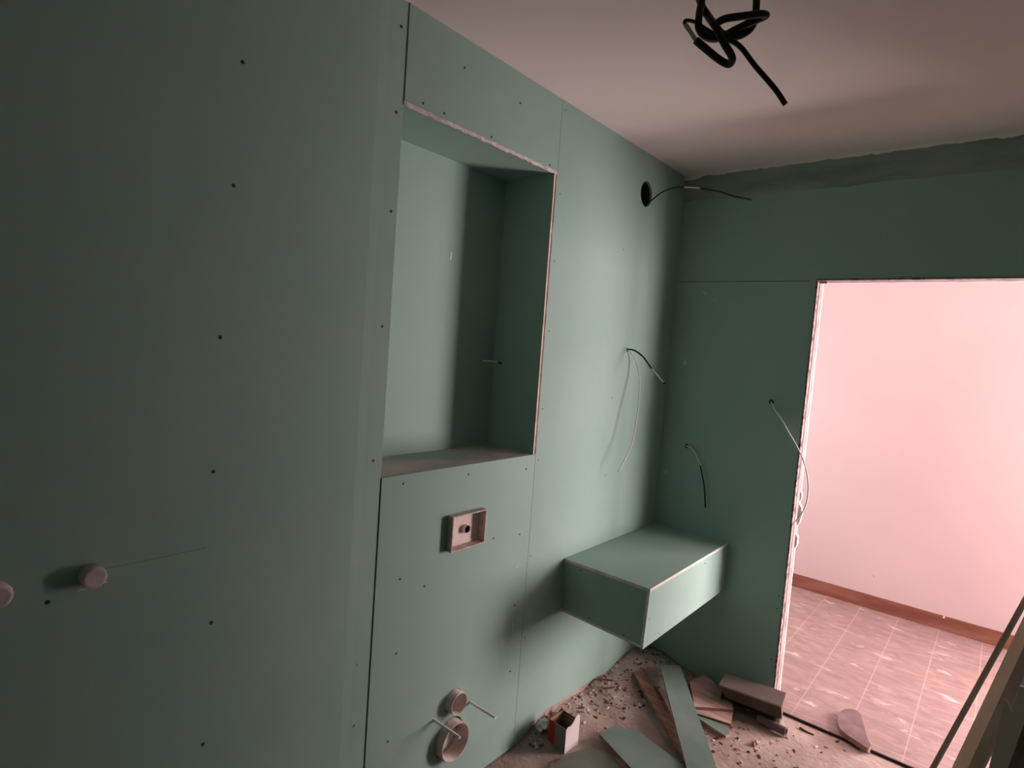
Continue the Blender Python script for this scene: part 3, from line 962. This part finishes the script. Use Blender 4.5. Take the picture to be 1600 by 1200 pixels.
# front panel covers the end of the side panel
fx = T(-bt, 0, 0)
q = [Bp + dz + T(-e, e, 0), Cp + dz + T(-e, 0, 0), C0, B0]
hexa('front_panel', q, [p + fx for p in q], [GREEN, CORE], sh)
fy = T(0, bt, 0)
q = [A + dz + T(0, e, 0), Bp + dz + T(-bt - .0008, e, 0), B0 + T(-bt - .0005, .001, .013), A0 + T(0, 0, .013)]
hexa('side_panel', q, [p + fy for p in q], [GREEN, CORE], sh)
q = [A0 + T(0, 0, .0125), B0 + T(-bt - .0005, .001, .0125), C0 + T(-bt - .0005, 0, .0125), T(.0005, -.0005, zbot + .0125)]
hexa('bottom_panel', q, [p + T(0, 0, -.0105) for p in q], [GREEN, CORE], sh)
for (x, y, z, rot, m) in ((Bp.x - .003, -.30, .700, 0, 1), (B0.x + .004, -.835, .60, 0, 1), (B0.x + .001, -.73, .505, 0, 1),
                          (.09, ybx, .708, 1, 1), (.15, ybx, .52, 1, 1), (.32, ybx, .51, 1, 1), (.33, ybx, .69, 1, 1)):
    o = screw0.copy()
    COL.objects.link(o)
    o.parent = sh
    o.matrix_parent_inverse = Matrix.Translation(-Vector((0, ybx, zbot)))
    if rot:
        o.rotation_euler = (0, 0, -math.pi / 2)
        o.location = (x, y + .0007, z)
    else:
        o.location = (x, y, z)
    o.scale = (1, .6, .6)

# ------------------------------------------------------------------ ceiling cable knot
ck = empty('ceiling_cable', CAB1[0])
tag(ck, 'thick black cable knotted in loops hanging from the ceiling', 'cable')


def child_tube(name, pts, r, m, per=8, seg=14):
    o = tube(name, pts, r, m, None, per, seg)
    o.parent = ck
    o.matrix_parent_inverse = Matrix.Translation(-Vector(CAB1[0]))
    return o


ce = (0.93, -2.03, H)
child_tube('cable_loop', [ce, (.932, -2.028, 2.50)] + CAB1[1:-1] + [(1.00, -1.965, 2.45), (.97, -2.0, H)], .0062, BLACK)
child_tube('cable_loop', [(.955, -2.01, H), (.956, -2.008, 2.46)] + CAB2[1:], .0062, BLACK)
child_tube('white_core', CAB3, .0036, WIREW)
child_tube('cable_tail', CAB4, lambda t: .0030 if t < .25 else .0030 + .0013 * min(1, (t - .25) * 3), BLACK)

# ------------------------------------------------------------------ things on the floor


def slab(name, outline, t, m, label, cat, group=None, edge=None):
    """flat piece; outline is the top face, swept down by t."""
    n = len(outline)
    c = sum((Vector(p) for p in outline), Vector()) / n
    o = from_bm(name, prism([Vector(p) - c for p in outline], (0, 0, -t)), [m, edge or m])
    o.location = c
    tag(o, label, cat, group)
    return o


# long green strip, far end propped on the heap in the corner
sf, sn = [Vector(p) for p in STRIP_FAR], [Vector(p) for p in STRIP_NEAR]
ext = .22
d1 = (sn[0] - sf[0]).normalized() * ext
d2 = (sn[1] - sf[1]).normalized() * ext
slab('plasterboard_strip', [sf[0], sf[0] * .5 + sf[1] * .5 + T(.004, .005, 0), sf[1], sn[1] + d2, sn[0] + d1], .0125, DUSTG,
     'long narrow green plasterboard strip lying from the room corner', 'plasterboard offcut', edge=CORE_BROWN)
bf, bn = [Vector(p) for p in BRN_FAR], [Vector(p) for p in BRN_NEAR]
slab('wooden_plank', [bf[0], bf[1], bn[1] + T(.06, -.06, -.004), bn[0] + T(.06, -.06, -.004)], .018, WOODB,
     'narrow brown wooden plank beside the long green strip', 'plank')
slab('wooden_plank', [T(.205, -.325, .022), T(.235, -.30, .022), T(.622, -.682, .006), T(.610, -.69, .006)], .014, RUSTW,
     'dark brown plank half hidden under the long green strip', 'plank', edge=WOODD)  # dark red-brown strip between the narrow plank and the green strip
GBv = [Vector(p) for p in GB]
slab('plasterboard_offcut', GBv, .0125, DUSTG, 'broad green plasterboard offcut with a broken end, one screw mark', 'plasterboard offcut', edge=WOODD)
slab('wooden_batten', [GBv[0] + T(.02, -.005, -.014), GBv[0] + T(.035, .01, -.014), GBv[-1] + T(.02, .01, -.014), GBv[-1] + T(-.01, -.03, -.014)], .014, WOODB,
     'brown batten under the left edge of the broad green offcut', 'batten')
slab('board_scrap', [Vector(p) + T(0, 0, .012) for p in GREY], .0125, GREYP, 'dull grey-green board scrap cut by the bottom edge of the photo', 'plasterboard offcut', edge=CORE)
slab('wood_board', [Vector(p) for p in SLAB1], .014, WOODP, 'larger dusty pinkish wood board behind the long green strip', 'wood board', edge=WOODB)
slab('wood_board', [Vector(p) for p in SLAB2], .012, WOODP, 'smaller dusty pinkish wood board lying in front of the larger one', 'wood board', edge=WOODB)
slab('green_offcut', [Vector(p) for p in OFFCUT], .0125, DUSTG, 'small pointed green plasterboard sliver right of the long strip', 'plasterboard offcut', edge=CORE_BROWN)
# screw on the offcut
o = screw0.copy()
COL.objects.link(o)
gb_obj = [q for q in COL.objects if q.name == 'plasterboard_offcut'][0]
o.parent = gb_obj
o.rotation_euler = (0, -math.pi / 2, 0)
o.scale = (1, .8, .8)
o.location = (.571 - .008 - gb_obj.location.x, -.745 - gb_obj.location.y, .0002 - .0)

# grey-brown box with an open, shaded front
BTp = [Vector(p) for p in BRICK_TOP]
shift = -.034
BTp = [p + T(0, shift if i in (0, 1) else shift * .3, 0) for i, p in enumerate(BTp)]
bx = empty('cardboard_box', (BTp[0] + BTp[2]) / 2 - T(0, 0, .11))
tag(bx, 'grey-brown flattened cardboard box at the foot of the door jamb', 'box')
fdn = T(0.004, .012, -.062)
q = [BTp[0], BTp[1], BTp[2], BTp[3]]
lid = hexa('lid', q, [p - T(0, 0, .004) for p in q], [GREYB, CORE_BROWN], None)
q = [BTp[3], BTp[2], BTp[2] + fdn, BTp[3] + fdn + T(.03, .0, .01)]
frontf = hexa('front_flap', q, [p + T(0, .004, 0) for p in q], [GREYB, CORE_BROWN], None)
q = [BTp[0] + T(.006, 0, -.004), BTp[1] + T(-.006, 0, -.004), BTp[1] + T(-.006, .0, -.118), BTp[0] + T(.006, .0, -.118)]
backf = hexa('back_panel', q, [p + T(0, -.004, 0) for p in q], [GREYB, CORE_BROWN], None)
q = [BTp[2] + T(-.006, .006, -.004), BTp[1] + T(-.006, -.006, -.004), BTp[1] + T(-.006, -.006, -.118), BTp[2] + T(-.006, .016, -.118)]
sidef = hexa('end_panel', q, [p + T(-.004, 0, 0) for p in q], [GREYB, CORE_BROWN], None)
q = [BTp[3] + T(.010, .006, -.004), BTp[0] + T(.010, -.006, -.004), BTp[0] + T(.010, -.006, -.118), BTp[3] + T(.010, .016, -.118)]
sidel = hexa('end_panel', q, [p + T(.004, 0, 0) for p in q], [GREYB, CORE_BROWN], None)
for o in (lid, frontf, backf, sidef, sidel):
    o.parent = bx
    o.matrix_parent_inverse = Matrix.Translation(-bx.location)
bpy.context.view_layer.update()

# charcoal pipe offcut
c0, c1 = Vector(CYL[0]) + T(.006, -.018, 0), Vector(CYL[1]) + T(.006, -.018, 0)
bm = bmesh.new()
ax = (c1 - c0).normalized()
nn = Vector((0, 0, 1)); bb2 = ax.cross(nn)
rr = .019
L0 = [(0, rr), (1, rr), (1, rr * .75), (.86, rr * .72), (.86, 0)]
rings = []
for t, r in [(0, 0)] + L0:
    p = c0 + (c1 - c0) * t
    if r == 0:
        rings.append([bm.verts.new(p)])
    else:
        rings.append([bm.verts.new(p + (nn * math.cos(2 * math.pi * k / 24) + bb2 * math.sin(2 * math.pi * k / 24)) * r) for k in range(24)])
for a, b in zip(rings, rings[1:]):
    for k in range(24):
        k2 = (k + 1) % 24
        if len(a) == 1: bm.faces.new((a[0], b[k2], b[k]))
        elif len(b) == 1: bm.faces.new((a[k], a[k2], b[0]))
        else: bm.faces.new((a[k], a[k2], b[k2], b[k]))
tag(from_bm('pipe_offcut', bm, PIPEM), 'short charcoal pipe offcut in front of the cardboard box', 'pipe')

# small red and white carton, standing open
P0, P1, P2 = [Vector(p) for p in CARTON]
P3 = P1 + P2 - P0
hh = .112
ct = empty('small_carton', P0)
tag(ct, 'small open carton with a red side standing on the dusty floor', 'carton')
w = .002


def wall_piece(name, a, b, z0, z1, m, torn=None):
    n_ = (b - a).cross(Vector((0, 0, 1))).normalized() * w
    top_ = torn or [(0, z1), (1, z1)]
    out_ = [a + T(0, 0, z0), b + T(0, 0, z0)] + [a + (b - a) * t + T(0, 0, z) for t, z in reversed(top_)]
    o_ = from_bm(name, prism(out_, n_), [m, m])
    o_.parent = ct
    o_.matrix_parent_inverse = Matrix.Translation(-P0)
    return o_


k_ = .36
lean = T(.0, .0, 0)
wall_piece('red_panel', P1, P1 + (P0 - P1) * k_, 0, hh, RED)
wall_piece('card_side', P1 + (P0 - P1) * k_, P0, 0, hh, CARD)
wall_piece('white_side', P0, P2, 0, hh, CARDW, [(0, hh - .006), (.12, hh + .004), (.3, hh), (.5, hh + .008), (.62, hh + .022), (.8, hh + .034), (1, hh + .022)])
wall_piece('card_side', P2, P3, 0, hh, WOODB)
wall_piece('card_side', P3, P1, 0, hh, WOODB)
bpy.context.view_layer.update()

# drop-shaped scrap
D = [Vector(p) for p in DROP]
Dc = sum(D, Vector()) / len(D)
Da = (D[11] - D[4]).normalized()
Dn = Vector((-Da.y, Da.x, 0))
D = [p + Dn * (p - Dc).dot(Dn) * .18 for p in D]
D = [q_ + T(0, 0, .004) for q_ in smooth_path(D + [D[0]], 4)[:-1]]
slab('rounded_offcut', D, .023, PURPLE, 'drop-shaped purple-grey offcut lying across the doorway threshold', 'offcut', edge=WOODB)
tag(tube('wood_sliver', [SLIVER[0], SLIVER[1], SLIVER[2]], lambda t: .0055 - .003 * t, SHARD), 'curled brown wood sliver on the screed by the threshold', 'wood sliver')

# ------------------------------------------------------------------ rubble


def chunk(p, r, m, name, label, group=None, flat=.7):
    bm = bmesh.new()
    bmesh.ops.create_icosphere(bm, subdivisions=2, radius=1)
    sx, sy = random.uniform(.7, 1.35), random.uniform(.6, 1.1)
    off = random.uniform(0, 50)
    for v in bm.verts:
        d = 1 + .45 * noise.noise(v.co * 1.5 + Vector((off, 0, 0)))
        v.co = Vector((v.co.x * sx, v.co.y * sy, v.co.z * flat)) * d * r
    bmesh.ops.rotate(bm, verts=bm.verts[:], matrix=Matrix.Rotation(random.uniform(0, 6), 3, 'Z'))
    lo = min(v.co.z for v in bm.verts)
    o = from_bm(name, bm, m)
    x, y = max(p[0], .012 + r), p[1]
    o.location = (x, y, floor_h(x, y) - lo - .001)
    tag(o, label, 'rubble', group)
    return o


random.seed(31)
spec = {0: (.014, PLASTER, 'pale plaster lump in the middle of the open floor'),
        1: (.013, RUST, 'brownish lump touching the pale plaster lump on the open floor'),
        18: (.030, PLASTER, 'biggest whitish plaster lump against the wall left of the carton'),
        20: (.022, PLASTER, 'whitish plaster lump in front of the biggest one by the wall'),
        22: (.024, RUST, 'dark red lump under the wall board edge behind the carton')}
for i, (r, m, lb) in spec.items():
    chunk(CHUNKS[i], r, m, 'plaster_lump' if m is PLASTER else 'mortar_lump', lb)
chunk(CHUNKS[21], .020, RUST, 'mortar_lump', 'dark red lump between the whitish plaster lumps and the carton')
small = {
    2: (SHARD, 'dark chip between the small green sliver and the pale lump'),
    3: (SHARD, 'dark chip just below the pale lump on the open floor'),
    4: (RUST, 'reddish chip beyond the tip of the small green sliver'),
    5: (PLASTER, 'pale chip touching the right edge of the long green strip'),
    6: (SHARD, 'dark chip beside the pale chip at the long green strip'),
    7: (SHARD, 'lowest dark chip beside the long green strip'),
    8: (SHARD, 'dark chip above the broken end of the broad green offcut'),
    9: (RUST, 'reddish chip right of the open carton, on bare screed'),
    10: (SHARD, 'dark chip nearest the mouth of the open carton'),
    11: (PLASTER, 'pale chip against the board edge beyond the carton'),
    12: (PLASTER, 'pale chip against the wall, farthest into the corner'),
    13: (SHARD, 'dark chip against the wall among the splinters'),
    14: (SHARD, 'dark chip midway between the wall and the brown plank'),
    15: (PLASTER, 'pale chip left of the narrow brown plank'),
    16: (SHARD, 'dark chip almost touching the narrow brown plank'),
    17: (SHARD, 'dark chip at the broken corner of the broad green offcut'),
    19: (PLASTER, 'pale chip resting between the two whitish plaster lumps'),
    23: (SHARD, 'dark chip right behind the red and white carton'),
    24: (SHARD, 'dark chip below the drop-shaped offcut near the threshold'),
    25: (SHARD, 'dark chip at the bottom edge of the photo on the screed'),
    26: (SHARD, 'dark chip halfway between charcoal pipe and bottom edge'),
    27: (PLASTER, 'pale chip at the pointed tip of the drop-shaped offcut'),
    28: (PLASTER, 'pale chip between the broad green offcut and brown plank'),
    29: (PLASTER, 'pale chip on top of the dust by the carton flap'),
    30: (SHARD, 'dark chip above left of the pale lump on the open floor'),
    31: (SHARD, 'dark chip in front of the charcoal pipe'),
}
for i, (m, lb) in small.items():
    chunk(CHUNKS[i], random.uniform(.004, .008), m, 'plaster_chip' if m is PLASTER else 'mortar_chip', lb, 'small chips scattered on the room floor', .5)


def crumbs(name, mats, n, seed, label, area):
    random.seed(seed)
    bm = bmesh.new()
    for i_ in range(n):
        cx, cy, sx, sy = random.choice(area)
        x, y = random.gauss(cx, sx), random.gauss(cy, sy)
        x = min(max(x, .01), XR - .05)
        y = min(y, -.03)
        r = random.uniform(.0015, .0075)
        m4 = Matrix.Translation((x, y, floor_h(x, y) + r * .2)) @ Matrix.Rotation(random.uniform(0, 6), 4, 'Z') @ Matrix.Diagonal((r * random.uniform(.8, 2.6), r, r * .55, 1))
        got = bmesh.ops.create_icosphere(bm, subdivisions=1, radius=1, matrix=m4)
        for f in {f for v in got['verts'] for f in v.link_faces}:
            f.material_index = i_ % len(mats)
    o = from_bm(name, bm, mats)
    tag(o, label, 'rubble', None, 'stuff')


AREA = [(.10, -.45, .07, .12), (.07, -.30, .05, .10), (.14, -.18, .06, .07), (.05, -.80, .03, .15), (.18, -.42, .07, .09), (.12, -.62, .06, .12), (.06, -.95, .04, .06), (.7, -.35, .12, .1), (.25, -.1, .1, .05), (.9, -.3, .3, .2)]
crumbs('rubble_crumbs', [SHARD, PLASTER, SCREED, SHARD, SCREED], 620, 1, 'scattered dark and pale crumbs across the dusty room floor', AREA)
random.seed(8)
# longer splinters near the corner
for i, (x, y, a, l_, m, lb) in enumerate(((.085, -.50, 1.0, .055, SHARD, 'dark splinter lying parallel to the left wall near the corner'),
                                          (.11, -.44, 1.9, .045, PLASTER, 'pale plaster splinter near the left wall'),
                                          (.19, -.36, 1.6, .05, SHARD, 'dark splinter left of the narrow brown plank'),
                                          (.045, -.46, .7, .06, SHARD, 'dark splinter closest to the left wall'))):
    bm = bmesh.new()
    add_box(bm, -l_ / 2, l_ / 2, -.005, .005, -.003, .004)
    bmesh.ops.bevel(bm, geom=bm.edges[:], offset=.0012, segments=1, affect='EDGES')
    for v in bm.verts:
        v.co.y *= 1 - .5 * (v.co.x / l_ + .5)
    o = from_bm('splinter', bm, m)
    o.location = (x, y, floor_h(x, y) + .006)
    o.rotation_euler = (0, 0, a)
    tag(o, lb, 'splinter')

# ------------------------------------------------------------------ planks leaning on the right wall


def lean_plank(name, a, b, width, thick, m, label, normal, top_z=None, edge=None, cat='plank', notch=False):
    a, b = Vector(a), Vector(b)
    d = (b - a).normalized()
    p_lo = a + d * ((FZ + .004 - a.z) / d.z)
    if top_z is None:
        t_hi = (XR - .012 - a.x) / d.x
    else:
        t_hi = (top_z - a.z) / d.z
    p_hi = a + d * t_hi
    nrm = Vector(normal)
    nrm = (nrm - d * nrm.dot(d)).normalized()
    sd = d.cross(nrm).normalized()
    if sd.x < 0:
        sd = -sd
    # the given line is the left edge of the seen face
    hgt = (p_hi - p_lo).length
    if notch:
        out = [p_lo, p_lo + sd * width, p_hi + sd * width + d * .05, p_hi + sd * width * .45 + d * .045, p_hi + sd * width * .38 - d * .03, p_hi + sd * width * .2 - d * .012, p_hi]
    else:
        out = [p_lo, p_lo + sd * width, p_hi + sd * width, p_hi]
    o = from_bm(name, prism([q_ - p_lo for q_ in out], -nrm * thick), [m, edge or m])
    o.location = p_lo
    tag(o, label, cat)
    return o


NA = Vector((-.45, -1, 0))
lean_plank('leaning_plank', PL_A[0], PL_A[1], .0115, .05, WOODM, 'thin dark plank on edge, leftmost of the leaning stack', (-.2, -1, 0))
lean_plank('leaning_plank', PL_B[0], PL_B[1], .075, .015, WOODT, 'wide tan plank second from the left in the leaning stack', (-.8, -.6, 0), edge=WOODT)
lean_plank('leaning_plank', PL_B2[0], PL_B2[1], .026, .016, WOODM, 'narrow brownish plank against the right side of the tan leaning plank', (-.4, -1, 0), edge=WOODM)
lean_plank('leaning_board', PL_C2[0], PL_C2[1], .045, .0125, GREYL, 'tall grey board behind the notched one in the leaning stack', (-.1, -1, 0), edge=WOODD, cat='board')
lean_plank('leaning_board', PL_C[0], PL_C[1], .05, .0125, GREYL, 'short grey-green board with a notched top at the right of the leaning stack', (-.1, -1, 0), top_z=.84, cat='board', notch=True, edge=CORE)
lean_plank('leaning_plank', PL_D[0], PL_D[1], .06, .03, WOODD, 'dark brown plank at the far right of the leaning stack', (-.1, -1, 0))
